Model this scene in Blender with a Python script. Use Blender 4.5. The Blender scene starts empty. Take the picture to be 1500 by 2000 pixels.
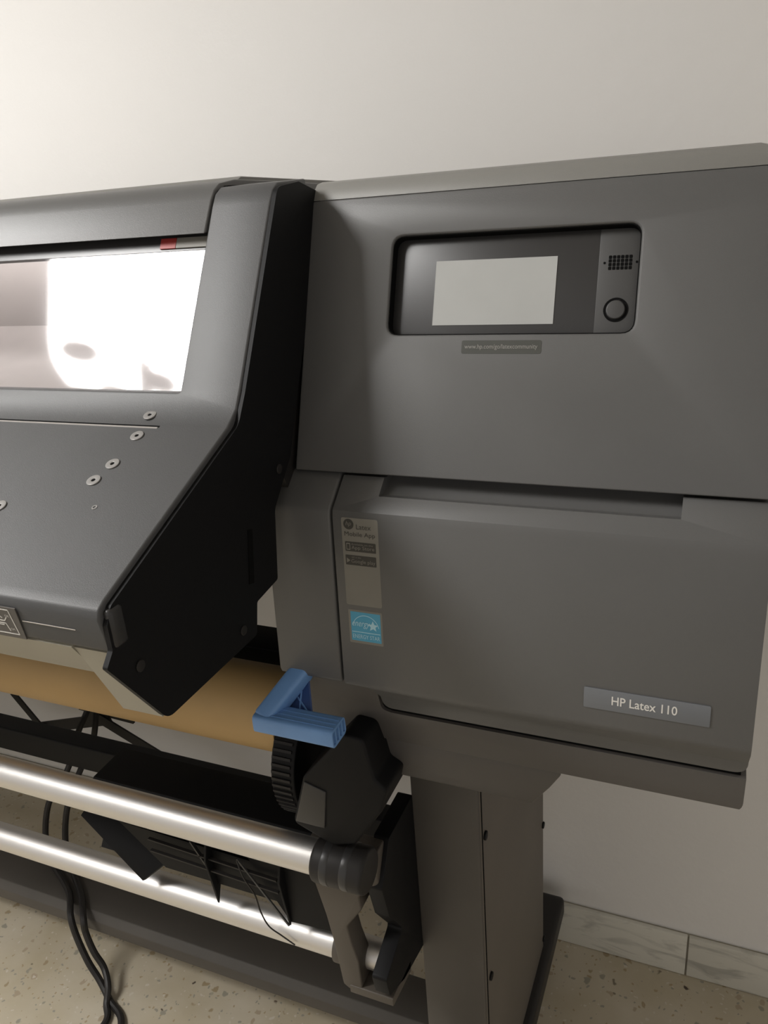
import bpy, bmesh, math, random
from mathutils import Vector, Matrix
random.seed(4)
scene = bpy.context.scene
COL = scene.collection

# ------------------------------------------------------------------ camera
cam_data = bpy.data.cameras.new('camera')
cam = bpy.data.objects.new('camera', cam_data)
COL.objects.link(cam)
scene.camera = cam
RX = ((0.92053, 0.07732, -0.38294), (0.38385, -0.36143, 0.84973), (-0.0727, -0.92919, -0.36238))
M = Matrix([[RX[i][0], -RX[i][1], -RX[i][2]] for i in range(3)]).to_4x4()
M.translation = Vector((0, 0, 1.35))
cam.matrix_world = M
cam_data.sensor_fit = 'HORIZONTAL'
cam_data.sensor_width = 36.0
cam_data.lens = 1560.0 / 1500.0 * 36.0
cam_data.clip_start = 0.02

# ------------------------------------------------------------------ light
world = bpy.data.worlds.new('room_fill')  # even fill light from all sides, added in place of room bounce
scene.world = world
world.use_nodes = True
world.node_tree.nodes['Background'].inputs[0].default_value = (1.0, 0.955, 0.91, 1)
world.node_tree.nodes['Background'].inputs[1].default_value = 0.56
LAMP_POWER = 42.0
scene.view_settings.view_transform = 'Standard'
scene.view_settings.look = 'None'
scene.view_settings.exposure = 0.08
scene.view_settings.gamma = 1.0
scene.view_settings.use_curve_mapping = False

# ------------------------------------------------------------------ materials
MATS = {}
def mat(name, col, rough=0.5, metal=0.0, bump=0.0, bscale=400.0, spec=0.5, var=0.0, vscale=6.0, emit=None, estr=1.0, coat=0.0):
    m = bpy.data.materials.new(name); m.use_nodes = True
    nt = m.node_tree; b = nt.nodes['Principled BSDF']
    b.inputs['Base Color'].default_value = (*col, 1)
    b.inputs['Roughness'].default_value = rough
    b.inputs['Metallic'].default_value = metal
    b.inputs['Specular IOR Level'].default_value = spec
    b.inputs['Coat Weight'].default_value = coat
    tc = nt.nodes.new('ShaderNodeTexCoord')
    if bump:
        n = nt.nodes.new('ShaderNodeTexNoise'); n.inputs['Scale'].default_value = bscale; n.inputs['Detail'].default_value = 3
        bp = nt.nodes.new('ShaderNodeBump'); bp.inputs['Strength'].default_value = bump; bp.inputs['Distance'].default_value = 0.001
        nt.links.new(tc.outputs['Object'], n.inputs['Vector'])
        nt.links.new(n.outputs['Fac'], bp.inputs['Height']); nt.links.new(bp.outputs['Normal'], b.inputs['Normal'])
    if var:
        n = nt.nodes.new('ShaderNodeTexNoise'); n.inputs['Scale'].default_value = vscale; n.inputs['Detail'].default_value = 4
        r = nt.nodes.new('ShaderNodeValToRGB')
        r.color_ramp.elements[0].position = 0.3; r.color_ramp.elements[1].position = 0.7
        r.color_ramp.elements[0].color = (*[c * (1 - var) for c in col], 1)
        r.color_ramp.elements[1].color = (*[min(1, c * (1 + var)) for c in col], 1)
        nt.links.new(tc.outputs['Object'], n.inputs['Vector'])
        nt.links.new(n.outputs['Fac'], r.inputs['Fac']); nt.links.new(r.outputs['Color'], b.inputs['Base Color'])
    if emit:
        b.inputs['Emission Color'].default_value = (*emit, 1); b.inputs['Emission Strength'].default_value = estr
    MATS[name] = m
    return m

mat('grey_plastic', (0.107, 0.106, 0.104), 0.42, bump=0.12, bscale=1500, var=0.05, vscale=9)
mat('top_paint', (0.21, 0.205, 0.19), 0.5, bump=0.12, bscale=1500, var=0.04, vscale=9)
mat('lid_plastic', (0.068, 0.068, 0.069), 0.48, bump=0.15, bscale=1800, var=0.04, vscale=12)
mat('lower_plastic', (0.086, 0.079, 0.073), 0.5, bump=0.12, bscale=1500, var=0.05, vscale=9)
mat('stand_paint', (0.115, 0.100, 0.083), 0.6, bump=0.15, bscale=1200, var=0.06, vscale=8)
mat('base_paint', (0.085, 0.076, 0.066), 0.55, bump=0.15, bscale=900, var=0.12, vscale=5)
mat('black_plastic', (0.0055, 0.0055, 0.0062), 0.55, bump=0.1, bscale=1500, spec=0.2)
mat('dark_plastic', (0.020, 0.018, 0.017), 0.5, bump=0.1, bscale=1500, spec=0.3)
mat('arm_plastic', (0.085, 0.072, 0.058), 0.55, bump=0.12, bscale=1300, var=0.05)
mat('gap_black', (0.004, 0.004, 0.004), 0.8, spec=0.1)
mat('panel_black', (0.030, 0.029, 0.029), 0.35, bump=0.04, bscale=900)
mat('panel_strip', (0.055, 0.054, 0.053), 0.45, bump=0.06, bscale=900)
mat('screen_face', (0.30, 0.30, 0.285), 0.3, var=0.04, vscale=25, emit=(0.95, 0.94, 0.90), estr=0.10)
mat('white_print', (0.62, 0.60, 0.56), 0.6, var=0.03)
mat('grey_print', (0.26, 0.25, 0.23), 0.6, var=0.03)
mat('dark_print', (0.045, 0.042, 0.036), 0.6, var=0.04)
mat('sticker_paper', (0.20, 0.19, 0.165), 0.55, var=0.04, vscale=40)
mat('sticker_olive', (0.048, 0.049, 0.041), 0.5, var=0.05, vscale=40)
mat('plate_steel', (0.135, 0.142, 0.152), 0.4, bump=0.03, var=0.03, vscale=20)
mat('energy_blue', (0.075, 0.34, 0.52), 0.5, var=0.05, vscale=60)
mat('energy_line', (0.42, 0.66, 0.76), 0.5, var=0.03)
mat('blue_plastic', (0.16, 0.32, 0.62), 0.45, bump=0.05, bscale=900, var=0.06, vscale=30)
mat('navy_plastic', (0.035, 0.075, 0.22), 0.5, bump=0.05, bscale=900)
mat('kraft', (0.46, 0.30, 0.125), 0.6, bump=0.05, bscale=300, var=0.1, vscale=7)
mat('beige_sheet', (0.36, 0.335, 0.27), 0.55, var=0.05, vscale=6)
mat('interior_grey', (0.52, 0.49, 0.48), 0.6, bump=0.05, bscale=200, var=0.06, vscale=14)
mat('washer_metal', (0.30, 0.29, 0.28), 0.4, metal=0.3, bump=0.05)
mat('edge_metal', (0.55, 0.52, 0.50), 0.35, metal=0.6, bump=0.03)
mat('red_plastic', (0.32, 0.03, 0.025), 0.5, bump=0.03)
mat('rubber', (0.012, 0.010, 0.009), 0.55, bump=0.1)
mat('ceiling_paint', (0.78, 0.77, 0.74), 0.9, bump=0.2, bscale=120)
mat('lamp_diffuser', (0.9, 0.9, 0.9), 0.5, bump=0.02, emit=(1.0, 0.985, 0.965), estr=LAMP_POWER)
mat('interior_lamp', (0.9, 0.9, 0.9), 0.5, bump=0.02, emit=(1.0, 0.95, 0.92), estr=5.5)
mat('lamp_rim', (0.5, 0.5, 0.5), 0.4, metal=0.7, bump=0.02)

# brushed aluminium: fine scratches running round the tube
m = mat('aluminium', (0.74, 0.72, 0.70), 0.30, metal=1.0)
nt = m.node_tree; b = nt.nodes['Principled BSDF']
tc = nt.nodes.new('ShaderNodeTexCoord'); mp = nt.nodes.new('ShaderNodeMapping'); mp.inputs['Scale'].default_value = (4, 900, 900)
n = nt.nodes.new('ShaderNodeTexNoise'); n.inputs['Scale'].default_value = 1.0
r = nt.nodes.new('ShaderNodeMapRange'); r.inputs['To Min'].default_value = 0.42; r.inputs['To Max'].default_value = 0.52
nt.links.new(tc.outputs['Object'], mp.inputs['Vector']); nt.links.new(mp.outputs['Vector'], n.inputs['Vector'])
nt.links.new(n.outputs['Fac'], r.inputs['Value']); nt.links.new(r.outputs['Result'], b.inputs['Roughness'])

# window pane: clear sheet that mirrors by Fresnel
m = bpy.data.materials.new('pane_glass'); m.use_nodes = True; MATS['pane_glass'] = m
nt = m.node_tree; nt.nodes.clear()
out = nt.nodes.new('ShaderNodeOutputMaterial'); mx = nt.nodes.new('ShaderNodeMixShader')
tr = nt.nodes.new('ShaderNodeBsdfTransparent'); tr.inputs[0].default_value = (0.92, 0.91, 0.91, 1)
gl = nt.nodes.new('ShaderNodeBsdfGlossy'); gl.inputs['Roughness'].default_value = 0.045
lw = nt.nodes.new('ShaderNodeLayerWeight'); pw = nt.nodes.new('ShaderNodeMath'); pw.operation = 'POWER'; pw.inputs[1].default_value = 5
fr = nt.nodes.new('ShaderNodeMapRange'); fr.inputs['To Min'].default_value = 0.075
nt.links.new(lw.outputs['Facing'], pw.inputs[0]); nt.links.new(pw.outputs[0], fr.inputs['Value'])
nt.links.new(fr.outputs[0], mx.inputs[0]); nt.links.new(tr.outputs[0], mx.inputs[1]); nt.links.new(gl.outputs[0], mx.inputs[2])
nt.links.new(mx.outputs[0], out.inputs[0])

# plaster wall
m = mat('plaster', (0.74, 0.715, 0.675), 0.92, spec=0.2)
nt = m.node_tree; b = nt.nodes['Principled BSDF']
tc = nt.nodes.new('ShaderNodeTexCoord')
n1 = nt.nodes.new('ShaderNodeTexNoise'); n1.inputs['Scale'].default_value = 55; n1.inputs['Detail'].default_value = 6; n1.inputs['Roughness'].default_value = 0.6
bp = nt.nodes.new('ShaderNodeBump'); bp.inputs['Strength'].default_value = 0.35; bp.inputs['Distance'].default_value = 0.002
n2 = nt.nodes.new('ShaderNodeTexNoise'); n2.inputs['Scale'].default_value = 2.2; n2.inputs['Detail'].default_value = 3
rp = nt.nodes.new('ShaderNodeValToRGB'); rp.color_ramp.elements[0].color = (0.715, 0.70, 0.675, 1); rp.color_ramp.elements[1].color = (0.76, 0.735, 0.705, 1)
for nn in (n1, n2): nt.links.new(tc.outputs['Object'], nn.inputs['Vector'])
nt.links.new(n1.outputs['Fac'], bp.inputs['Height']); nt.links.new(bp.outputs['Normal'], b.inputs['Normal'])
nt.links.new(n2.outputs['Fac'], rp.inputs['Fac']); nt.links.new(rp.outputs['Color'], b.inputs['Base Color'])

# terrazzo floor: beige cement with stone chips of several colours
m = mat('terrazzo', (0.5, 0.45, 0.36), 0.35)
nt = m.node_tree; b = nt.nodes['Principled BSDF']
tc = nt.nodes.new('ShaderNodeTexCoord')
base = nt.nodes.new('ShaderNodeTexNoise'); base.inputs['Scale'].default_value = 9; base.inputs['Detail'].default_value = 5
br = nt.nodes.new('ShaderNodeValToRGB')
br.color_ramp.elements[0].position = 0.3; br.color_ramp.elements[0].color = (0.43, 0.37, 0.26, 1)
br.color_ramp.elements[1].position = 0.7; br.color_ramp.elements[1].color = (0.52, 0.465, 0.365, 1)
nt.links.new(tc.outputs['Object'], base.inputs['Vector']); nt.links.new(base.outputs['Fac'], br.inputs['Fac'])
prev = br.outputs['Color']
wob = nt.nodes.new('ShaderNodeTexNoise'); wob.inputs['Scale'].default_value = 60; wob.inputs['Detail'].default_value = 2
nt.links.new(tc.outputs['Object'], wob.inputs['Vector'])
for sc, thr, keep, cols in ((48, 0.30, 0.40, ((0.33, 0.26, 0.16), (0.38, 0.31, 0.22), (0.30, 0.28, 0.22))),
                            (120, 0.32, 0.40, ((0.36, 0.28, 0.17), (0.30, 0.28, 0.23), (0.55, 0.50, 0.42))),
                            (42, 0.17, 0.14, ((0.075, 0.055, 0.04), (0.14, 0.10, 0.07), (0.20, 0.17, 0.12)))):
    addv = nt.nodes.new('ShaderNodeMixRGB'); addv.blend_type = 'ADD'; addv.inputs[0].default_value = 0.018
    nt.links.new(tc.outputs['Object'], addv.inputs[1]); nt.links.new(wob.outputs['Color'], addv.inputs[2])
    v = nt.nodes.new('ShaderNodeTexVoronoi'); v.inputs['Scale'].default_value = sc
    nt.links.new(addv.outputs[0], v.inputs['Vector'])
    lt = nt.nodes.new('ShaderNodeMapRange'); lt.inputs['From Min'].default_value = thr; lt.inputs['From Max'].default_value = thr - 0.07
    nt.links.new(v.outputs['Distance'], lt.inputs['Value'])
    sep = nt.nodes.new('ShaderNodeSeparateColor'); nt.links.new(v.outputs['Color'], sep.inputs[0])
    kp = nt.nodes.new('ShaderNodeMath'); kp.operation = 'LESS_THAN'; kp.inputs[1].default_value = keep
    nt.links.new(sep.outputs[0], kp.inputs[0])
    mu = nt.nodes.new('ShaderNodeMath'); mu.operation = 'MULTIPLY'
    nt.links.new(lt.outputs['Result'], mu.inputs[0]); nt.links.new(kp.outputs[0], mu.inputs[1])
    cr = nt.nodes.new('ShaderNodeValToRGB'); cr.color_ramp.interpolation = 'CONSTANT'
    cr.color_ramp.elements[0].color = (*cols[0], 1); cr.color_ramp.elements[1].position = 0.66; cr.color_ramp.elements[1].color = (*cols[2], 1)
    e = cr.color_ramp.elements.new(0.33); e.color = (*cols[1], 1)
    nt.links.new(sep.outputs[1], cr.inputs['Fac'])
    mxn = nt.nodes.new('ShaderNodeMixRGB')
    nt.links.new(mu.outputs[0], mxn.inputs[0]); nt.links.new(prev, mxn.inputs[1]); nt.links.new(cr.outputs['Color'], mxn.inputs[2])
    prev = mxn.outputs[0]
nt.links.new(prev, b.inputs['Base Color'])

# veined marble skirting tile
m = mat('marble_tile', (0.6, 0.58, 0.52), 0.35)
nt = m.node_tree; b = nt.nodes['Principled BSDF']
tc = nt.nodes.new('ShaderNodeTexCoord'); mp = nt.nodes.new('ShaderNodeMapping'); mp.inputs['Scale'].default_value = (7, 7, 26)
n = nt.nodes.new('ShaderNodeTexNoise'); n.inputs['Scale'].default_value = 1.3; n.inputs['Detail'].default_value = 7; n.inputs['Distortion'].default_value = 1.2
r = nt.nodes.new('ShaderNodeValToRGB')
r.color_ramp.elements[0].position = 0.30; r.color_ramp.elements[0].color = (0.36, 0.35, 0.31, 1)
r.color_ramp.elements[1].position = 0.48; r.color_ramp.elements[1].color = (0.62, 0.60, 0.53, 1)
nt.links.new(tc.outputs['Object'], mp.inputs['Vector']); nt.links.new(mp.outputs['Vector'], n.inputs['Vector'])
nt.links.new(n.outputs['Fac'], r.inputs['Fac']); nt.links.new(r.outputs['Color'], b.inputs['Base Color'])

# ------------------------------------------------------------------ helpers
OFF = {}          # root offset of every object (world point its mesh is relative to)
def thing(name, loc, label, cat, group=None):
    o = bpy.data.objects.new(name, None); COL.objects.link(o)
    o.location = loc; o.empty_display_size = 0.05
    o['label'] = label; o['category'] = cat
    if group: o['group'] = group
    OFF[o.name] = Vector(loc)
    return o

def evaluated_mesh(o):
    bpy.context.view_layer.update()
    dg = bpy.context.evaluated_depsgraph_get()
    return bpy.data.meshes.new_from_object(o.evaluated_get(dg), depsgraph=dg)

def obj(name, bm, material, parent=None, bevel=0.0, seg=3, cut=(), inter=(), ang=35, label=None, angle=30):
    bmesh.ops.recalc_face_normals(bm, faces=bm.faces[:])
    me = bpy.data.meshes.new(name); bm.to_mesh(me); bm.free()
    o = bpy.data.objects.new(name, me); COL.objects.link(o)
    tmp = []
    if cut or inter or bevel:
        for op, lst in (('INTERSECT', inter), ('DIFFERENCE', cut)):
            for c in lst:
                bmesh.ops.recalc_face_normals(c, faces=c.faces[:])
                cm = bpy.data.meshes.new('cutter'); c.to_mesh(cm); c.free()
                co = bpy.data.objects.new('cutter', cm); COL.objects.link(co); tmp.append(co)
                md = o.modifiers.new('b', 'BOOLEAN'); md.operation = op; md.object = co; md.solver = 'EXACT'
        if bevel:
            md = o.modifiers.new('v', 'BEVEL'); md.width = bevel; md.segments = seg
            md.limit_method = 'ANGLE'; md.angle_limit = math.radians(angle); md.miter_outer = 'MITER_ARC'
        new = evaluated_mesh(o)
        o.modifiers.clear(); o.data = new; bpy.data.meshes.remove(me); me = new; me.name = name
        for t in tmp:
            d = t.data; bpy.data.objects.remove(t); bpy.data.meshes.remove(d)
    me.materials.clear(); me.materials.append(MATS[material])
    for p in me.polygons: p.use_smooth = True
    me.set_sharp_from_angle(angle=math.radians(ang))
    if parent:
        off = OFF[parent.name]; me.transform(Matrix.Translation(-off)); o.parent = parent; OFF[o.name] = off
    else:
        OFF[o.name] = Vector((0, 0, 0))
    if label: o['label'] = label
    return o

def base_at(o, p):          # move the origin of a top-level mesh to p
    p = Vector(p); o.data.transform(Matrix.Translation(-p)); o.location = p; OFF[o.name] = p

def prism(loop, d, bm=None):
    """loop: list of 3-D points of a planar polygon; d: extrusion vector"""
    bm = bm or bmesh.new(); d = Vector(d)
    a = [bm.verts.new(Vector(p)) for p in loop]; c = [bm.verts.new(Vector(p) + d) for p in loop]
    bm.faces.new(a); bm.faces.new(c[::-1]); k = len(a)
    for i in range(k): bm.faces.new((a[i], a[(i + 1) % k], c[(i + 1) % k], c[i]))
    return bm
def exX(yz, x0, x1, bm=None): return prism([(x0, y, z) for y, z in yz], (x1 - x0, 0, 0), bm)
def exY(xz, y0, y1, bm=None): return prism([(x, y0, z) for x, z in xz], (0, y1 - y0, 0), bm)
def box(x0, x1, y0, y1, z0, z1, bm=None): return exX([(y0, z0), (y1, z0), (y1, z1), (y0, z1)], x0, x1, bm)
def bar(p, q, w, t, up=(0, 1, 0), bm=None):
    p, q = Vector(p), Vector(q); d = q - p; s = d.cross(Vector(up)).normalized(); u = s.cross(d).normalized()
    return prism([p + s * w / 2 + u * t / 2, p - s * w / 2 + u * t / 2, p - s * w / 2 - u * t / 2, p + s * w / 2 - u * t / 2], d, bm)
def rounded(pts, r, seg=5):
    """2-D polygon with every corner (or a radius per corner) rounded"""
    out = []; k = len(pts)
    for i in range(k):
        p = Vector(pts[i][:2]); rr = pts[i][2] if len(pts[i]) > 2 else r
        a = (Vector(pts[i - 1][:2]) - p); c = (Vector(pts[(i + 1) % k][:2]) - p)
        if rr <= 0: out.append(tuple(p)); continue
        th = a.angle(c); t = min(rr / math.tan(th / 2), a.length * .48, c.length * .48)
        A = p + a.normalized() * t; B = p + c.normalized() * t
        for j in range(seg + 1):
            s = j / seg; out.append(tuple(A * (1 - s) ** 2 + p * 2 * s * (1 - s) + B * s * s))
    return out
def rrect(x0, x1, y0, y1, r, seg=5): return rounded([(x0, y0), (x1, y0), (x1, y1), (x0, y1)], r, seg)
def cyl(c, axis, r, h, n=32, bm=None, r2=None):
    bm = bm or bmesh.new(); c = Vector(c); ax = Vector(axis).normalized()
    u = ax.orthogonal().normalized(); v = ax.cross(u); r2 = r if r2 is None else r2
    A = [bm.verts.new(c + (u * math.cos(2 * math.pi * i / n) + v * math.sin(2 * math.pi * i / n)) * r) for i in range(n)]
    B = [bm.verts.new(c + ax * h + (u * math.cos(2 * math.pi * i / n) + v * math.sin(2 * math.pi * i / n)) * r2) for i in range(n)]
    bm.faces.new(A[::-1]); bm.faces.new(B)
    for i in range(n): bm.faces.new((A[i], A[(i + 1) % n], B[(i + 1) % n], B[i]))
    return bm
def ring(c, axis, ro, ri, h, n=28, bm=None):
    bm = bm or bmesh.new(); c = Vector(c); ax = Vector(axis).normalized(); u = ax.orthogonal().normalized(); v = ax.cross(u)
    L = []
    for r, t in ((ro, 0), (ro, h), (ri, h), (ri, 0)):
        L.append([bm.verts.new(c + ax * t + (u * math.cos(2 * math.pi * i / n) + v * math.sin(2 * math.pi * i / n)) * r) for i in range(n)])
    for k in range(4):
        A, B = L[k], L[(k + 1) % 4]
        for i in range(n): bm.faces.new((A[i], A[(i + 1) % n], B[(i + 1) % n], B[i]))
    return bm
def spline(pts, sub=8):
    pts = [Vector(p) for p in pts]; out = []
    for i in range(len(pts) - 1):
        p0 = pts[max(i - 1, 0)]; p1 = pts[i]; p2 = pts[i + 1]; p3 = pts[min(i + 2, len(pts) - 1)]
        for j in range(sub):
            t = j / sub
            out.append(0.5 * ((2 * p1) + (p2 - p0) * t + (2 * p0 - 5 * p1 + 4 * p2 - p3) * t * t + (3 * p1 - p0 - 3 * p2 + p3) * t ** 3))
    out.append(pts[-1]); return out
def tube(pts, r, n=10, bm=None):
    bm = bm or bmesh.new(); rings = []; prev = None
    for i, p in enumerate(pts):
        d = (pts[min(i + 1, len(pts) - 1)] - pts[max(i - 1, 0)]).normalized()
        u = (prev - d * prev.dot(d)).normalized() if prev else d.orthogonal().normalized()
        prev = u; v = d.cross(u)
        rings.append([bm.verts.new(p + (u * math.cos(2 * math.pi * k / n) + v * math.sin(2 * math.pi * k / n)) * r) for k in range(n)])
    for a, c in zip(rings, rings[1:]):
        for k in range(n): bm.faces.new((a[k], a[(k + 1) % n], c[(k + 1) % n], c[k]))
    bm.faces.new(rings[0][::-1]); bm.faces.new(rings[-1]); return bm

class Plane:
    """a flat face of the machine: origin, u to the right, v up along the face, n outward"""
    def __init__(s, y0, z0, y1, z1):
        s.o = Vector((0, y0, z0)); s.u = Vector((1, 0, 0)); s.v = Vector((0, y1 - y0, z1 - z0)).normalized(); s.n = s.u.cross(s.v)
    def p(s, x, t, h=0.0): return s.o + s.u * x + s.v * t + s.n * h
    def slab(s, loop, h0, h1, bm=None): return prism([s.p(x, t, h0) for x, t in loop], s.n * (h1 - h0), bm)

def lettering(body, plane, x, t, h, width, material, parent, name='lettering', height=None, thick=0.0002, ang=0.0, italic=0.0, bold=0.0):
    c = bpy.data.curves.new('letters', 'FONT'); c.body = body; c.size = 1; c.resolution_u = 3; c.extrude = 0.0
    c.shear = italic; c.offset = bold
    o = bpy.data.objects.new('letters', c); COL.objects.link(o)
    me = evaluated_mesh(o); bpy.data.objects.remove(o); bpy.data.curves.remove(c)
    xs = [v.co.x for v in me.vertices]; ys = [v.co.y for v in me.vertices]
    sx = width / (max(xs) - min(xs)); sy = sx if height is None else height / (max(ys) - min(ys))
    ca, sa = math.cos(ang), math.sin(ang)
    bm = bmesh.new(); bm.from_mesh(me); bpy.data.meshes.remove(me)
    for v in bm.verts:
        a, b_ = (v.co.x - min(xs)) * sx, (v.co.y - min(ys)) * sy
        v.co = plane.p(x + a * ca - b_ * sa, t + a * sa + b_ * ca, h + thick)
    return obj(name, bm, material, parent)

def structure(o): o['kind'] = 'structure'; return o

# ------------------------------------------------------------------ the room
WALL_Y = 1.152
structure(obj('floor', box(-5, 3, -3.2, WALL_Y + .15, -0.1, 0), 'terrazzo'))
structure(obj('wall_back', box(-5, 3, WALL_Y, WALL_Y + .15, 0, 2.75), 'plaster'))
structure(obj('ceiling', box(-5, 3, -3.2, WALL_Y + .15, 2.75, 2.85), 'ceiling_paint'))
bb = structure(obj('baseboard_back', box(-5, 3, WALL_Y - .006, WALL_Y, 0, .0905), 'beige_sheet'))
for k in range(-8, 7):
    x0 = 0.0145 + k * 0.333
    obj('tile', box(x0, x0 + .330, WALL_Y - .012, WALL_Y - .004, 0.001, .093), 'marble_tile', bb, bevel=.001, seg=2)

lamp = thing('pendant_light', (-1.62, -.315, 2.36), 'rounded rectangular white pendant light hanging in front of the printer', 'light')
la = Vector((-.604, -.797)); lb = Vector((.797, -.604)); lc = Vector((-1.62, -.315))
def lamp_loop(hl, hw, r): return [(*(lc + la * a + lb * b_),) for a, b_ in rrect(-hl, hl, -hw, hw, r, 8)]
def lamp_slab(loop, z0, z1): return prism([(x, y, z0) for x, y in loop], (0, 0, z1 - z0))
obj('housing', lamp_slab(lamp_loop(.50, .30, .27), 2.352, 2.40), 'lamp_rim', lamp, bevel=.006)
obj('diffuser', lamp_slab(lamp_loop(.47, .27, .25), 2.340, 2.351), 'lamp_diffuser', lamp)
for k in (-.35, .35):
    p = lc + la * k
    obj('rod', cyl((p.x, p.y, 2.39), (0, 0, 1), .006, .36, 12), 'lamp_rim', lamp)
for x, y, rx, ry in ((-1.874, -.375, .075, .045), (-1.632, -.500, .055, .045), (-2.00, -.565, .08, .045), (-1.85, -.560, .07, .05)):  # invented plates under the diffuser, dark shapes for the window pane's reflection
    obj('reflection_blocker', prism([(x + rx * math.cos(k * math.pi / 10), y + ry * math.sin(k * math.pi / 10), 2.325) for k in range(20)], (0, 0, .008)), 'lamp_rim', lamp)
obj('reflection_blocker', bar((-1.643, -.414, 2.327), (-1.72, -.56, 2.327), .045, .008, up=(0, 0, 1)), 'lamp_rim', lamp)  # added bar, one more dark shape in that reflection

# ------------------------------------------------------------------ the printer
P = thing('large_format_printer', (-.55, .8, .80), 'large grey wide format printer with touch screen and window on a stand', 'printer')
A0, A1 = (.578, 1.130), (.663, 1.352)          # front of the upper housing
D0, D1 = (.546, .947), (.556, 1.108)           # front of the lower door
UP = Plane(A0[0], A0[1], A1[0], A1[1]); DP = Plane(D0[0], D0[1], D1[0], D1[1])
XR = .038
XL = -1.95

# upper housing: slanted front, rounded top right corner, recess for the control panel
prof = [(.5800, 1.1355), (.6632, 1.3535), (1.02, 1.3535), (1.02, 1.1355)]
xz = rounded([(-.344, 1.10, 0), (XR, 1.10, 0), (XR, 1.372, .05), (-.344, 1.372, .004)], 0, 10)
rec = UP.slab(rrect(-.2655, -.0665, .1235, .2055, .010, 5), -.013, .03)
up = obj('upper_housing', exX(prof, -.344, XR), 'grey_plastic', P, bevel=.0022, seg=3, inter=[exY(xz, .4, 1.2)], cut=[rec], ang=22)
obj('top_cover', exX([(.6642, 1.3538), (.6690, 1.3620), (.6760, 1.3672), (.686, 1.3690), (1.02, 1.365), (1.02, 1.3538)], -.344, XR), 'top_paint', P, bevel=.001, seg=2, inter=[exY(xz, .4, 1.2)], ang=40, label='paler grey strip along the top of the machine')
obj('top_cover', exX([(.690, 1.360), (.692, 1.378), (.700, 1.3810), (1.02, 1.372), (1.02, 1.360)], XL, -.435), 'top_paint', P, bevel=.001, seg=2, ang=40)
# body behind the doors
obj('rear_body', box(-.362, XR - .002, .625, 1.02, .872, 1.1335), 'lower_plastic', P, bevel=.006)
obj('seam_shade_fill', box(-.272, XR - .004, .6025, .640, 1.122, 1.140), 'gap_black', P)  # black filler put in as the shade inside the split gap

# control panel
cp = obj('control_panel', UP.slab(rrect(-.2650, -.0670, .1240, .2050, .0095), -.0130, -.0105), 'panel_black', P, bevel=.0006, label='black touch screen control panel')
obj('screen', UP.slab([(-.2292, .1331), (-.1292, .1331), (-.1292, .1858), (-.2292, .1858)], -.0105, -.0100), 'screen_face', cp, label='pale grey lit touch screen')
obj('button_strip', UP.slab(rounded([(-.0975, .1245, 0), (-.0675, .1245, .009), (-.0675, .2045, .009), (-.0975, .2045, 0)], 0), -.0106, -.0098), 'panel_strip', cp, bevel=.0003)
for i in range(6):
    for j in range(4):
        x = -.0902 + i * .0030; t = .1733 + j * .0028
        obj('speaker_hole', UP.slab(rrect(x, x + .0024, t, t + .0025, .0006, 2), -.0099, -.0096), 'gap_black', cp)
for x in (-.0940, -.0703):
    obj('speaker_hole', UP.slab(rrect(x, x + .0018, .1778, .1796, .0008, 3), -.0099, -.0096), 'gap_black', cp)
obj('button_well', cyl(UP.p(-.0822, .1430, -.0100), UP.n, .0092, .0006, 36), 'gap_black', cp)
obj('power_button', cyl(UP.p(-.0822, .1430, -.0100), UP.n, .0076, .0022, 36, r2=.0068), 'panel_strip', cp, bevel=.0006)

# dark lining of the recess
def loop_ring(plane, lo, li, h0, h1):
    bm = bmesh.new(); L = [[bm.verts.new(plane.p(x, t, h)) for x, t in l] for l, h in ((lo, h0), (lo, h1), (li, h1), (li, h0))]; k = len(lo)
    for a in range(4):
        for i in range(k): bm.faces.new((L[a][i], L[a][(i + 1) % k], L[(a + 1) % 4][(i + 1) % k], L[(a + 1) % 4][i]))
    return bm
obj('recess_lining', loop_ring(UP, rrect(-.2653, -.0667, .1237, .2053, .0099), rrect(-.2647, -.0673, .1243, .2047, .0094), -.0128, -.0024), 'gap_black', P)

# web address sticker
st = obj('address_sticker', UP.slab(rrect(-.1990, -.1345, .1080, .1185, .0015, 3), 0, .0004), 'sticker_olive', P, label='small olive sticker with a web address')
lettering('www.hp.com/go/latexcommunity', UP, -.1965, .1108, .0004, .0590, 'grey_print', st, height=.0046, bold=.004)

# lower door: bevelled top, long finger scoop, face leaning slightly, undercut lip
dprof = [(.589, 1.1315), (.5845, 1.1325), (.557, 1.1105), (.5555, 1.104), (.546, .950), (.548, .943), (.5625, .926), (.566, .9118), (.60, .9118), (.625, .95), (.625, 1.1315)]
lip = rounded([(-.2985, 1.2, 0), (-.2985, .9445, .001), (-.2735, .9435, .004), (-.2700, .9118, .010), (XR, .9118, .012), (XR, 1.2, 0)], 0, 8)
# the scoop: a hollow in the bevelled top edge
scoop = exX([(.5700, 1.1206), (.5790, 1.1188), (.5985, 1.1258), (.612, 1.140), (.560, 1.160), (.540, 1.130)], -.2605, -.0230)
obj('ink_door', exX(dprof, -.2985, XR), 'grey_plastic', P, bevel=.0022, seg=3, inter=[exY(lip, .3, .8)], cut=[scoop], ang=50, label='wide grey front door with a finger scoop along its top')
obj('door_scoop_back', exX([(.6005, 1.1255), (.622, 1.118), (.622, 1.139), (.612, 1.139)], -.2615, -.02), 'gap_black', P)

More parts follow.
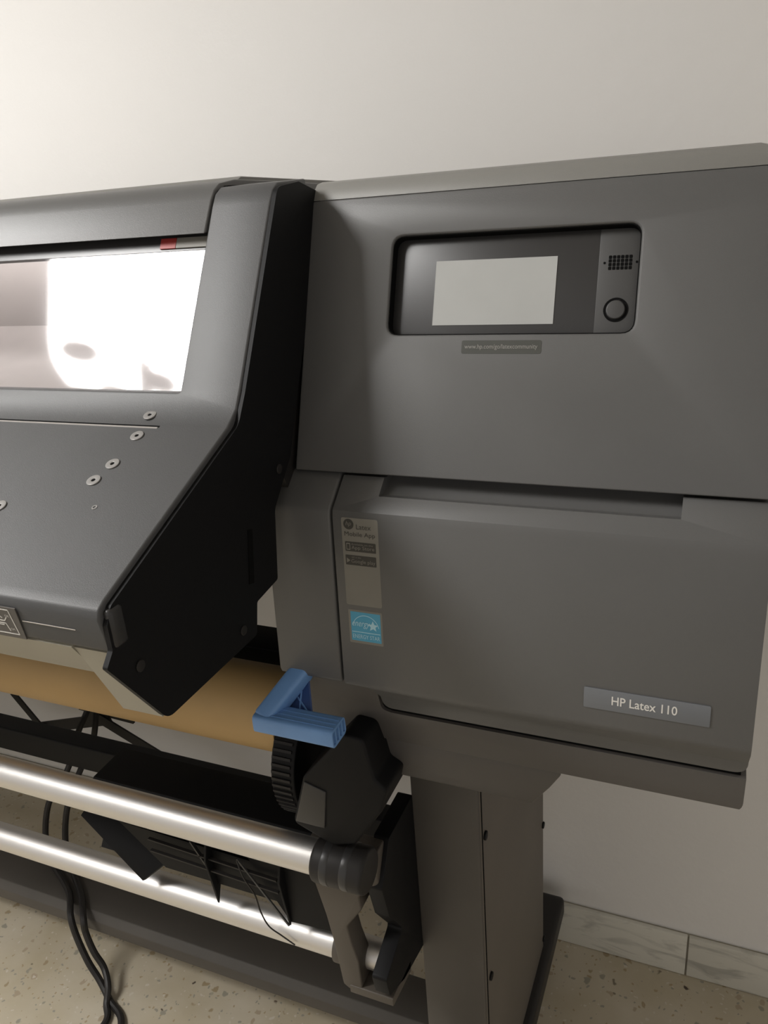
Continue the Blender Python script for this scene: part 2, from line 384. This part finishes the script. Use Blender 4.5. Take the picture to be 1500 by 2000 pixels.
# narrow panel left of the door
nprof = [(.589, 1.1348), (.5845, 1.1335), (.557, 1.1105), (.5555, 1.104), (.546, .950), (.548, .9445), (.560, .9445), (.66, .9445), (.66, 1.1315)]
obj('side_panel', exX(nprof, -.3655, -.3012), 'grey_plastic', P, bevel=.0022, seg=3, ang=50, label='narrow grey panel beside the front door')
obj('seam_shade_fill', exX([(.590, 1.124), (.566, 1.102), (.555, .955), (.60, .95), (.60, 1.124)], -.304, -.296), 'gap_black', P)
# lower case under the doors
lprof = [(.5585, .9425), (.563, .926), (.5665, .9075), (.5715, .872), (.578, .868), (.95, .868), (.95, .9425)]
cutl = exY(rounded([(-.2760, .96, 0), (-.2735, .9090, .011), (-.2640, .9066, .0), (.1, .9066, 0), (.1, .96, 0)], 0, 6), .3, .64)
obj('lower_case', exX(lprof, -.3640, XR), 'lower_plastic', P, bevel=.003, seg=3, cut=[cutl], inter=[exY(rounded([(-.3640, .95, 0), (-.3640, .868, .004), (XR, .868, .012), (XR, .95, 0)], 0, 8), .4, 1.1)], ang=50)
obj('lip_gap', box(-.2745, XR - .004, .5705, .63, .905, .913), 'gap_black', P)
mount = [(.5745, .872), (.5750, .850), (.583, .822), (.592, .815), (.95, .815), (.95, .870)]
obj('stand_mount', exX(mount, -.318, -.108), 'lower_plastic', P, bevel=.004, inter=[exY([(-.318, .90), (-.318, .845), (-.290, .815), (-.140, .815), (-.1085, .866), (-.1085, .90)], .4, 1.1)], ang=50)

# name plate
npl = obj('name_plate', DP.slab(rrect(-.0855, .0080, .0165, .0345, .0012, 3), 0, .0012), 'plate_steel', P, bevel=.0003, label='pale grey name plate with model lettering')
lettering('HP Latex 110', DP, -.0640, .0222, .0012, .0485, 'white_print', npl, height=.0078, bold=.012)

# app sticker (the square code is left blank)
ap = obj('app_sticker', DP.slab(rrect(-.2905, -.2570, .0785, .1585, .002, 4), 0, .0003), 'sticker_paper', P, label='tall beige sticker with app badges')
obj('round_logo', cyl(DP.p(-.2838, .1528, .0003), DP.n, .0047, .0002, 32), 'dark_print', ap)
lettering('hp', DP, -.2864, .1506, .0005, .0052, 'sticker_paper', ap, italic=.25)
lettering('Latex', DP, -.2768, .1488, .0003, .0135, 'dark_print', ap, height=.0044)
lettering('Mobile App', DP, -.2880, .1410, .0003, .0282, 'dark_print', ap, height=.0052)
bd = obj('store_badge', DP.slab(rrect(-.2880, -.2598, .1285, .1372, .0007, 3), .0003, .0005), 'dark_print', ap)
obj('phone_icon', DP.slab(rrect(-.2869, -.2833, .1298, .1360, .0006, 2), .0005, .0007), 'sticker_paper', ap)
obj('phone_icon', DP.slab(rrect(-.2863, -.2839, .1306, .1351, .0002, 2), .0007, .0008), 'dark_print', ap)
lettering('Available on the', DP, -.2822, .1345, .0005, .0200, 'sticker_paper', ap, height=.0015)
lettering('App Store', DP, -.2822, .1297, .0005, .0212, 'sticker_paper', ap, height=.0042)
obj('store_badge', DP.slab(rrect(-.2884, -.2600, .1160, .1250, .0007, 3), .0003, .0005), 'dark_print', ap)
obj('play_icon', DP.slab([(-.2872, .1180), (-.2840, .1202), (-.2872, .1224)], .0005, .0007), 'sticker_paper', ap)
lettering('GET IT ON', DP, -.2826, .1226, .0005, .0085, 'sticker_paper', ap, height=.0013)
lettering('Google play', DP, -.2830, .1172, .0005, .0222, 'sticker_paper', ap, height=.0044)

es = obj('energy_sticker', DP.slab(rrect(-.2895, -.2575, .0420, .0740, .0010, 3), 0, .0003), 'sticker_paper', P, label='square blue energy rating sticker')
obj('blue_field', DP.slab(rrect(-.2875, -.2592, .0445, .0722, .0003, 2), .0003, .0004), 'energy_blue', es)
arc = bmesh.new()
for i in range(18):
    a0, a1 = [math.radians(165 - (165 - 12) * k / 18) for k in (i, i + 1)]
    DP.slab([(-.2735 + .0130 * math.cos(a) , .0560 + .0130 * math.sin(a) * 1.05) if k < 2 else (-.2735 + .0125 * math.cos(a), .0560 + .0125 * math.sin(a) * 1.05) for k, a in enumerate((a0, a1, a1, a0))], .0004, .0005, arc)
obj('arc_line', arc, 'energy_line', es)
lettering('energy', DP, -.2862, .0568, .0004, .0170, 'energy_line', es, height=.0060, italic=.35)
star = [(-.2665 + (.0052 if k % 2 == 0 else .0023) * math.sin(k * math.pi / 5), .0600 + (.0052 if k % 2 == 0 else .0023) * math.cos(k * math.pi / 5)) for k in range(10)]
obj('star', DP.slab(star, .0004, .0005), 'energy_line', es)
obj('rule_line', DP.slab([(-.2868, .0528), (-.2600, .0528), (-.2600, .0534), (-.2868, .0534)], .0004, .0005), 'energy_line', es)
lettering('ENERGY STAR', DP, -.2862, .0470, .0004, .0258, 'energy_line', es, height=.0038)

# ---- print beam on the left: hood, front cover with window, lid
hood = [(.5835, 1.3355), (.600, 1.3610), (.6065, 1.3685), (.616, 1.3735), (.640, 1.3765), (.70, 1.3750), (1.02, 1.364), (1.02, 1.06), (.80, 1.06), (.80, 1.345), (.605, 1.338)]
obj('top_hood', exX(hood, XL, -.4045), 'grey_plastic', P, bevel=.0015, ang=50)
obj('hood_seam', exX([(.595, 1.345), (.606, 1.362), (.622, 1.3715), (.70, 1.3715), (.70, 1.34), (.605, 1.334)], -.406, -.401), 'gap_black', P)
outer = [(.660, 1.3725), (.612, 1.3700), (.6030, 1.3650), (.5960, 1.3555), (.5180, 1.2240), (.5080, 1.2090), (.4930, 1.1985), (.3360, 1.1316), (.3295, 1.1275), (.3275, 1.121), (.3320, 1.0965), (.3380, 1.0925)]
inner = [(.350, 1.0925), (.352, 1.118), (.500, 1.181), (.522, 1.198), (.537, 1.220), (.611, 1.346), (.622, 1.353), (.660, 1.355)]
win = exX([(.40, 1.2370), (.5285, 1.2170), (.56, 1.205), (.70, 1.30), (.70, 1.45), (.40, 1.45)], XL - .1, -.4025)
obj('front_cover', exX(outer + inner, XL, -.3465), 'lid_plastic', P, bevel=.0018, seg=3, cut=[win], ang=40, label='grey front cover framing the window and lid', angle=38)
obj('hinge_line', prism([(XL, .4895, 1.1974), (XL, .4882, 1.19685), (XL, .4882, 1.1958), (XL, .4895, 1.1962)], (-.4095 - XL, 0, 0)), 'edge_metal', P)
obj('hinge_shade', prism([(XL, .4913, 1.1980), (XL, .4895, 1.1972), (XL, .4895, 1.1962), (XL, .4913, 1.1968)], (-.4085 - XL, 0, 0)), 'gap_black', P)  # black strip laid on as the shade along the hinge step
LP = Plane(.3380, 1.1325, .4930, 1.1985)
for x, t in ((-.4239, .1772), (-.4220, .1530), (-.4232, .1195), (-.4280, .1005), (-.4935, .066)):
    h = .0016 if t > .17 else 0
    w = obj('washer', ring(LP.p(x, t, h), LP.n, .0056, .0017, .0011), 'washer_metal', P, bevel=.0003)
    obj('washer_hole', cyl(LP.p(x, t, h), LP.n, .0018, .0005, 14), 'gap_black', w)
obj('screw_mark', ring(LP.p(-.4085, .074, 0), LP.n, .0022, .0012, .0004), 'washer_metal', P)

# window: pane, dark header strip with the bits behind it, lit space behind
GP = Plane(.5250, 1.2150, .5960, 1.3370)
obj('window_pane', GP.slab([(XL, .000), (-.4015, .000), (-.4015, .1262), (XL, .1262)], -.004, -.0015), 'pane_glass', P, label='clear window pane with a bright reflection')
obj('window_header', GP.slab([(XL, .1255), (-.4015, .1255), (-.4015, .1450), (XL, .1450)], -.006, -.001), 'panel_black', P)
obj('red_tag', GP.slab([(-.4560, .1275), (-.4400, .1275), (-.4400, .1365), (-.4560, .1365)], -.001, .0005), 'red_plastic', P)
obj('grey_clip', GP.slab([(-.4395, .1275), (-.4035, .1275), (-.4035, .1365), (-.4395, .1365)], -.001, .0005), 'sticker_paper', P)
obj('print_platen', exX([(.535, 1.205), (.70, 1.222), (.74, 1.24), (.76, 1.36), (.79, 1.36), (.79, 1.19), (.535, 1.19)], XL, -.400), 'interior_grey', P)
obj('cover_end_wall', exX([(.535, 1.200), (.612, 1.34), (.80, 1.34), (.80, 1.06), (.60, 1.06)], -.400, -.3475), 'dark_plastic', P)
obj('print_lamp', box(XL, -.42, .70, .73, 1.335, 1.343), 'interior_lamp', P)
obj('lower_beam', exX([(.515, 1.165), (.536, 1.189), (.80, 1.189), (.80, 1.062), (.60, 1.062)], XL, -.400), 'black_plastic', P)

# front edge of the lid: raised band with printed diagram
FP = Plane(.3320, 1.0965, .3275, 1.118)
band = obj('diagram_label', FP.slab([(XL, -.0020), (-.4180, -.0020), (-.4150, .0250), (XL, .0250)], 0, .0009), 'lower_plastic', P, label='dark strip with a white printed diagram')
def stroke(x0, t0, x1, t1, w=.0007):
    a = Vector((x0, t0)); c = Vector((x1, t1)); d = (c - a).normalized(); s = Vector((-d.y, d.x)) * w / 2
    obj('printed_line', FP.slab([tuple(a + s), tuple(a - s), tuple(c - s), tuple(c + s)], .0009, .0011), 'white_print', band)
for s in ((-.4560, .0228, -.4222, .0228), (-.4222, .0228, -.4222, .0016), (-.4222, .0016, -.4560, .0016), (-.4450, .0200, -.4450, .0128), (-.4450, .0128, -.4300, .0128), (-.4300, .0128, -.4270, .0160),
          (-.4385, .0205, -.4385, .0150), (-.4350, .0190, -.4310, .0150), (-.4450, .0105, -.4300, .0105), (-.4300, .0105, -.4290, .0040), (-.4430, .0105, -.4430, .0040), (-.4400, .0090, -.4320, .0090)):
    stroke(*s)
lettering('OK', FP, -.4275, .0165, .0009, .0040, 'white_print', band)
lettering('CM', FP, -.4280, .0050, .0009, .0036, 'white_print', band)
obj('pale_line', FP.slab([(-.4140, .0142), (-.3690, .0142), (-.3690, .0148), (-.4140, .0148)], 0, .0004), 'edge_metal', P)

# black side of the front cover arm
side = rounded([(.640, 1.3700, .004), (.6035, 1.3665, .014), (.5175, 1.2200, .02), (.5020, 1.1975, .02), (.3360, 1.1275, .006), (.3300, 1.1165, .004), (.3300, 1.0990, .003), (.3220, 1.0900, .002), (.3660, 1.0230, .014),
                (.4860, 1.0230, .004), (.4930, 1.0500, .003), (.5280, 1.0540, .003), (.5380, 1.1150, .01), (.5730, 1.1500, .01), (.680, 1.3600, .004)], .004, 5)
so = obj('side_cover', exX(side, -.3468, -.3428), 'black_plastic', P, ang=50, label='black side of the front cover')
for y, z in ((.350, 1.0760), (.468, 1.0370), (.552, 1.1460)):
    s = obj('screw', cyl((-.3430, y, z), (1, 0, 0), .0042, .0014, 18), 'dark_plastic', so, bevel=.0005)
obj('side_slot', exX([(.485, 1.070), (.492, 1.068), (.500, 1.112), (.494, 1.114)], -.3430, -.3422), 'gap_black', so)
obj('corner_block', box(-.3480, -.3410, .3320, .3450, 1.0985, 1.1260), 'panel_black', so, bevel=.003)
obj('bracket_flange', exX([(.3360, 1.0920), (.3655, 1.0240), (.3670, 1.0250), (.3375, 1.0925)], -.382, -.3468), 'beige_sheet', P)
obj('exit_plate', exX([(.334, 1.0930), (.352, 1.062), (.372, 1.050), (.3735, 1.0515), (.354, 1.064), (.336, 1.0940)], XL, -.382), 'beige_sheet', P, label='pale plate under the lid')
obj('paper_guide', box(XL, -.366, .69, .74, .795, .868), 'black_plastic', P, bevel=.003)
obj('guide_hanger', box(-.420, -.366, .66, .95, .868, 1.06), 'black_plastic', P, bevel=.003)

# blue lever
lev = obj('lever', exX(rounded([(.5040, .9040), (.5315, .9045), (.5300, .9225), (.5040, .9225)], .005), -.3750, -.2935), 'blue_plastic', P, bevel=.0008, cut=[
    exX(rounded([(.5065 + .0062 * k, .9066 + .0006 * k), (.5065 + .0062 * k + .0046, .9066), (.5065 + .0062 * k + .0046, .9200), (.5065 + .0062 * k, .9196)], .0012, 3), -.3050, -.28) for k in range(4)],
    label='blue lever with a ribbed hollow end')
obj('lever_arm', bar((-.3685, .512, .9140), (-.3440, .5560, .9480), .0190, .0185, up=(0, -.6, .8)), 'blue_plastic', lev, bevel=.004, ang=50)
obj('lever_end', exX([(.5066, .9068), (.5295, .9068), (.5280, .9205), (.5066, .9200)], -.2990, -.2975), 'navy_plastic', lev)
for k in range(3):
    obj('lever_ridge', box(-.3700, -.2950, .5095 + k * .0058, .5105 + k * .0058, .9220, .9231), 'blue_plastic', lev)
web = obj('lever_web', prism([(-.3640, .532, .9120), (-.3290, .532, .9120), (-.3400, .552, .9400)], (0, .003, .002)), 'navy_plastic', lev)
obj('web_rib', bar((-.3420, .5330, .9140), (-.3440, .5480, .9360), .0012, .0012), 'blue_plastic', lev)
obj('web_rib', bar((-.3520, .5440, .9280), (-.3330, .5330, .9160), .0012, .0012), 'blue_plastic', lev)

# ------------------------------------------------------------------ the stand
S = thing('printer_stand', (-.55, .75, 0), 'dark grey metal printer stand with wide leg, base beam and roller arm', 'stand')
leg = obj('leg', box(-.2930, -.2150, .674, 1.000, .130, .815), 'stand_paint', S, bevel=.004)
obj('leg_front_cover', box(-.2950, -.2165, .668, .676, .140, .812), 'base_paint', leg, bevel=.002)
obj('leg_seam', box(-.2175, -.2146, .6764, .6782, .14, .80), 'gap_black', leg)
for y, z in ((.686, .668), (.690, .440), (.992, .413), (.996, .165)):
    obj('screw', cyl((-.2152, y, z), (1, 0, 0), .0055, .003, 16), 'black_plastic', leg, bevel=.001)
obj('foot', exX(rounded([(.22, .100, .02), (1.118, .100, .012), (1.118, .146, .02), (.22, .146, .03)], .02), -.325, -.2010), 'dark_plastic', S, bevel=.008)
for y in (.30, 1.05):
    c = obj('caster', cyl((-.277, y, .036), (1, 0, 0), .036, .028, 28), 'rubber', S, bevel=.004)
    obj('caster_fork', exX([(y - .02, .03), (y + .02, .03), (y + .03, .104), (y - .03, .104)], -.283, -.2785), 'dark_plastic', c)
    obj('caster_fork', exX([(y - .02, .03), (y + .02, .03), (y + .03, .104), (y - .03, .104)], -.2475, -.243), 'dark_plastic', c)
obj('leg', box(XL, XL + .078, .674, 1.000, .130, 1.065), 'stand_paint', S, bevel=.004)
obj('foot', exX(rounded([(.22, .100, .02), (1.118, .100, .012), (1.118, .146, .02), (.22, .146, .03)], .02), XL - .02, XL + .104), 'dark_plastic', S, bevel=.008)
for y in (.30, 1.05):
    obj('caster', cyl((XL + .03, y, .036), (1, 0, 0), .036, .028, 28), 'rubber', S, bevel=.004)
obj('base_beam', exX([(.798, .090), (.885, .090), (.885, .128), (.810, .128), (.798, .116)], XL, -.290), 'base_paint', S, bevel=.002)
obj('cross_rail', box(XL, -.290, .910, .950, .368, .424), 'black_plastic', S, bevel=.004)
obj('brace', bar((-1.400, 1.04, .400), (-1.3150, 1.04, .290), .016, .004), 'dark_plastic', S)
obj('brace', bar((-1.430, 1.05, .2860), (-1.140, 1.05, .3780), .026, .004), 'dark_plastic', S)
obj('brace', bar((-1.2000, 1.046, .3910), (-.780, 1.046, .210), .024, .004), 'dark_plastic', S)
obj('brace_plate', prism([(-1.225, 1.050, .384), (-1.08, 1.050, .378), (-1.08, 1.050, .420), (-1.20, 1.050, .420)], (0, .006, 0)), 'dark_plastic', S)

# roller arm fixed to the leg
ua = [(-.3680, .775), (-.3500, .835), (-.2990, .897), (-.2800, .895), (-.2720, .852), (-.2600, .842), (-.2680, .815), (-.2990, .767), (-.3250, .7575)]
obj('roll_support', exY(rounded(ua, .008), .535, .600), 'black_plastic', P, bevel=.003)
obj('roll_support_face', exY([(-.3640, .779), (-.3310, .779), (-.3250, .825), (-.3480, .832)], .5335, .537), 'panel_black', P, bevel=.001)
fa = [(-.3790, .715), (-.3806, .6691), (-.3682, .6102), (-.3627, .5716), (-.3569, .5072), (-.3500, .5020), (-.3389, .5033), (-.3324, .5102), (-.3332, .5505), (-.3392, .5750), (-.3430, .6009), (-.3225, .6327), (-.3239, .6515), (-.2987, .678), (-.2996, .715)]
obj('front_arm', exY(fa, .5730, .6010), 'arm_plastic', S, bevel=.002)
obj('cradle', exX(rounded([(.572, .498), (.628, .490), (.628, .506), (.572, .510)], .002), -.3480, -.2940), 'arm_plastic', S, bevel=.001)
sa = [(.672, .718), (.600, .718), (.572, .672), (.584, .622), (.614, .574), (.595, .566), (.561, .552), (.567, .522), (.607, .500), (.672, .484)]
obj('side_arm', exX(rounded(sa, .005), -.3120, -.2940), 'black_plastic', S, bevel=.002)

# ------------------------------------------------------------------ aluminium rollers
def roller(y, z, x1, r, label, loc):
    t = thing('aluminium_roller', loc, label, 'roller', 'aluminium rollers on the stand')
    obj('tube', cyl((XL, y, z), (1, 0, 0), r, x1 - XL, 64), 'aluminium', t)
    return t
r1 = roller(.540, .7315, -.346, .0178, 'upper of the two shiny aluminium rollers in front of the stand', (-.9, .540, .7315))
kb = obj('end_cap', cyl((-.3470, .540, .7315), (1, 0, 0), .0235, .058, 40), 'dark_plastic', r1, bevel=.004)
for x in (-.336, -.314):
    obj('cap_ring', ring((x, .540, .7315), (1, 0, 0), .0240, .020, .010, 40), 'panel_black', kb, bevel=.002)
r2 = roller(.605, .5300, -.3115, .0178, 'lower of the two shiny aluminium rollers in front of the stand', (-.9, .605, .53))
obj('collar', ring((-.375, .605, .5300), (1, 0, 0), .0215, .0176, .022, 40), 'arm_plastic', r2, bevel=.001)

# ------------------------------------------------------------------ brown media roll with toothed end wheel
R_ = thing('media_roll', (-.9, .62, .80), 'brown kraft paper roll with black toothed end wheel under the printer', 'paper roll')
obj('paper', cyl((XL, .620, .8425), (1, 0, 0), .0455, -.404 - XL, 64), 'kraft', R_)
obj('end_wheel', cyl((-.404, .633, .795), (1, 0, 0), .074, .028, 64), 'black_plastic', R_, bevel=.002)
for k in range(60):
    a = 2 * math.pi * k / 60; c = Vector((0, math.cos(a), math.sin(a))); 
    p = Vector((-.4025, .633, .795)) + c * .0745
    obj('tooth', bar(p, p + Vector((.022, 0, 0)), .0028, .0022, up=tuple(c)), 'dark_plastic', R_)

# ------------------------------------------------------------------ black deflector tray between the rollers
T = thing('deflector_tray', (-.58, .61, .56), 'black plastic ribbed tray between the two aluminium rollers', 'tray')
tb = [(.652, .690), (.600, .694), (.572, .672), (.578, .655), (.606, .676), (.652, .676)]
obj('top_plate', exX([(.662, .694), (.604, .692), (.574, .668), (.576, .660), (.606, .684), (.662, .686)], -.708, -.385), 'black_plastic', T, bevel=.001)
obj('back_plate', exX([(.662, .690), (.655, .690), (.588, .590), (.594, .590)], -.708, -.385), 'black_plastic', T, bevel=.001)
for x in (-.708, -.5230, -.4230):
    tip = (.580, .566) if x > -.6 else (.580, .562)
    if x < -.6:
        f = prism([(-.706, .655, .689), (-.714, .575, .652), (-.640, .580, .5625), (-.600, .585, .600), (-.640, .655, .689)], (.003, .003, 0))
    else:
        f = exX([(.650, .685), (.576, .660), (.570, .640), tip, (.590, .592)], x - .002, x + .001)
    obj('fin', f, 'black_plastic', T, bevel=.0006)
for z in (.640, .622):
    obj('rib', bar((-.61, .577, z + .004), (-.43, .577, z - .004), .002, .004, up=(0, 1, 0)), 'dark_plastic', T)
obj('front_web', prism([(-.66, .584, .650), (-.43, .584, .645), (-.43, .584, .594), (-.60, .584, .594)], (0, .003, 0)), 'black_plastic', T)
obj('rib', bar((-.545, .577, .660), (-.5230, .577, .620), .002, .004), 'panel_black', T)
obj('fin_edge', bar((-.4790, .5745, .655), (-.4235, .5780, .568), .0022, .002), 'panel_strip', T)
obj('right_web', prism([(-.474, .582, .660), (-.383, .582, .655), (-.367, .582, .575), (-.4235, .582, .570)], (0, .004, 0)), 'black_plastic', T)

# ------------------------------------------------------------------ cables
c1 = [(-1.13, 1.02, .47), (-1.150, 1.0, .422), (-1.172, .99, .380), (-1.185, .972, .330), (-1.205, .95, .280), (-1.2253, .92, .240), (-1.236, .90, .165), (-1.195, .87, .138), (-1.112, .825, .136),
      (-1.0647, 0.7795, 0.1350), (-1.0495, 0.7689, 0.1000), (-1.0242, 0.7587, 0.0580), (-0.9974, 0.7516, 0.0280), (-0.9641, 0.7354, 0.0085), (-0.9149, 0.7074, 0.0065), (-.88, .62, .0065), (-.86, .5, .0065)]
o = obj('power_cable', tube(spline(c1), .0062), 'rubber'); base_at(o, (-1.04, .765, 0))
o['label'] = 'black cable crossing the base beam, the left one at the beam edge'; o['category'] = 'cable'; o['group'] = 'black cables under the printer'
c2 = [(-1.14, 1.03, .45), (-1.150, 1.005, .36), (-1.160, .975, .320), (-1.1686, .92, .2556), (-1.182, .90, .165), (-1.140, .868, .138), (-1.080, .825, .136),
      (-1.0367, 0.7831, 0.1350), (-1.0333, 0.7773, 0.1100), (-1.0161, 0.7698, 0.0750), (-0.9958, 0.7660, 0.0450), (-0.9736, 0.7472, 0.0300), (-0.9645, 0.7271, 0.0120), (-0.9444, 0.6968, 0.0065), (-.96, .62, .0065), (-.98, .5, .0065)]
o = obj('power_cable', tube(spline(c2), .0062), 'rubber'); base_at(o, (-1.005, .772, 0))
o['label'] = 'black cable crossing the base beam, the right one at the beam edge'; o['category'] = 'cable'; o['group'] = 'black cables under the printer'
c3 = [(-.478, .572, .655), (-.470, .569, .635), (-.463, .575, .605), (-.462, .579, .575), (-.455, .581, .552), (-.440, .583, .540), (-.424, .584, .530)]
o = obj('thin_wire', tube(spline(c3), .0009, 6), 'rubber'); base_at(o, (-.45, .58, .53))
o['label'] = 'thin black wire hanging from the ribbed tray onto the lower roller'; o['category'] = 'wire'
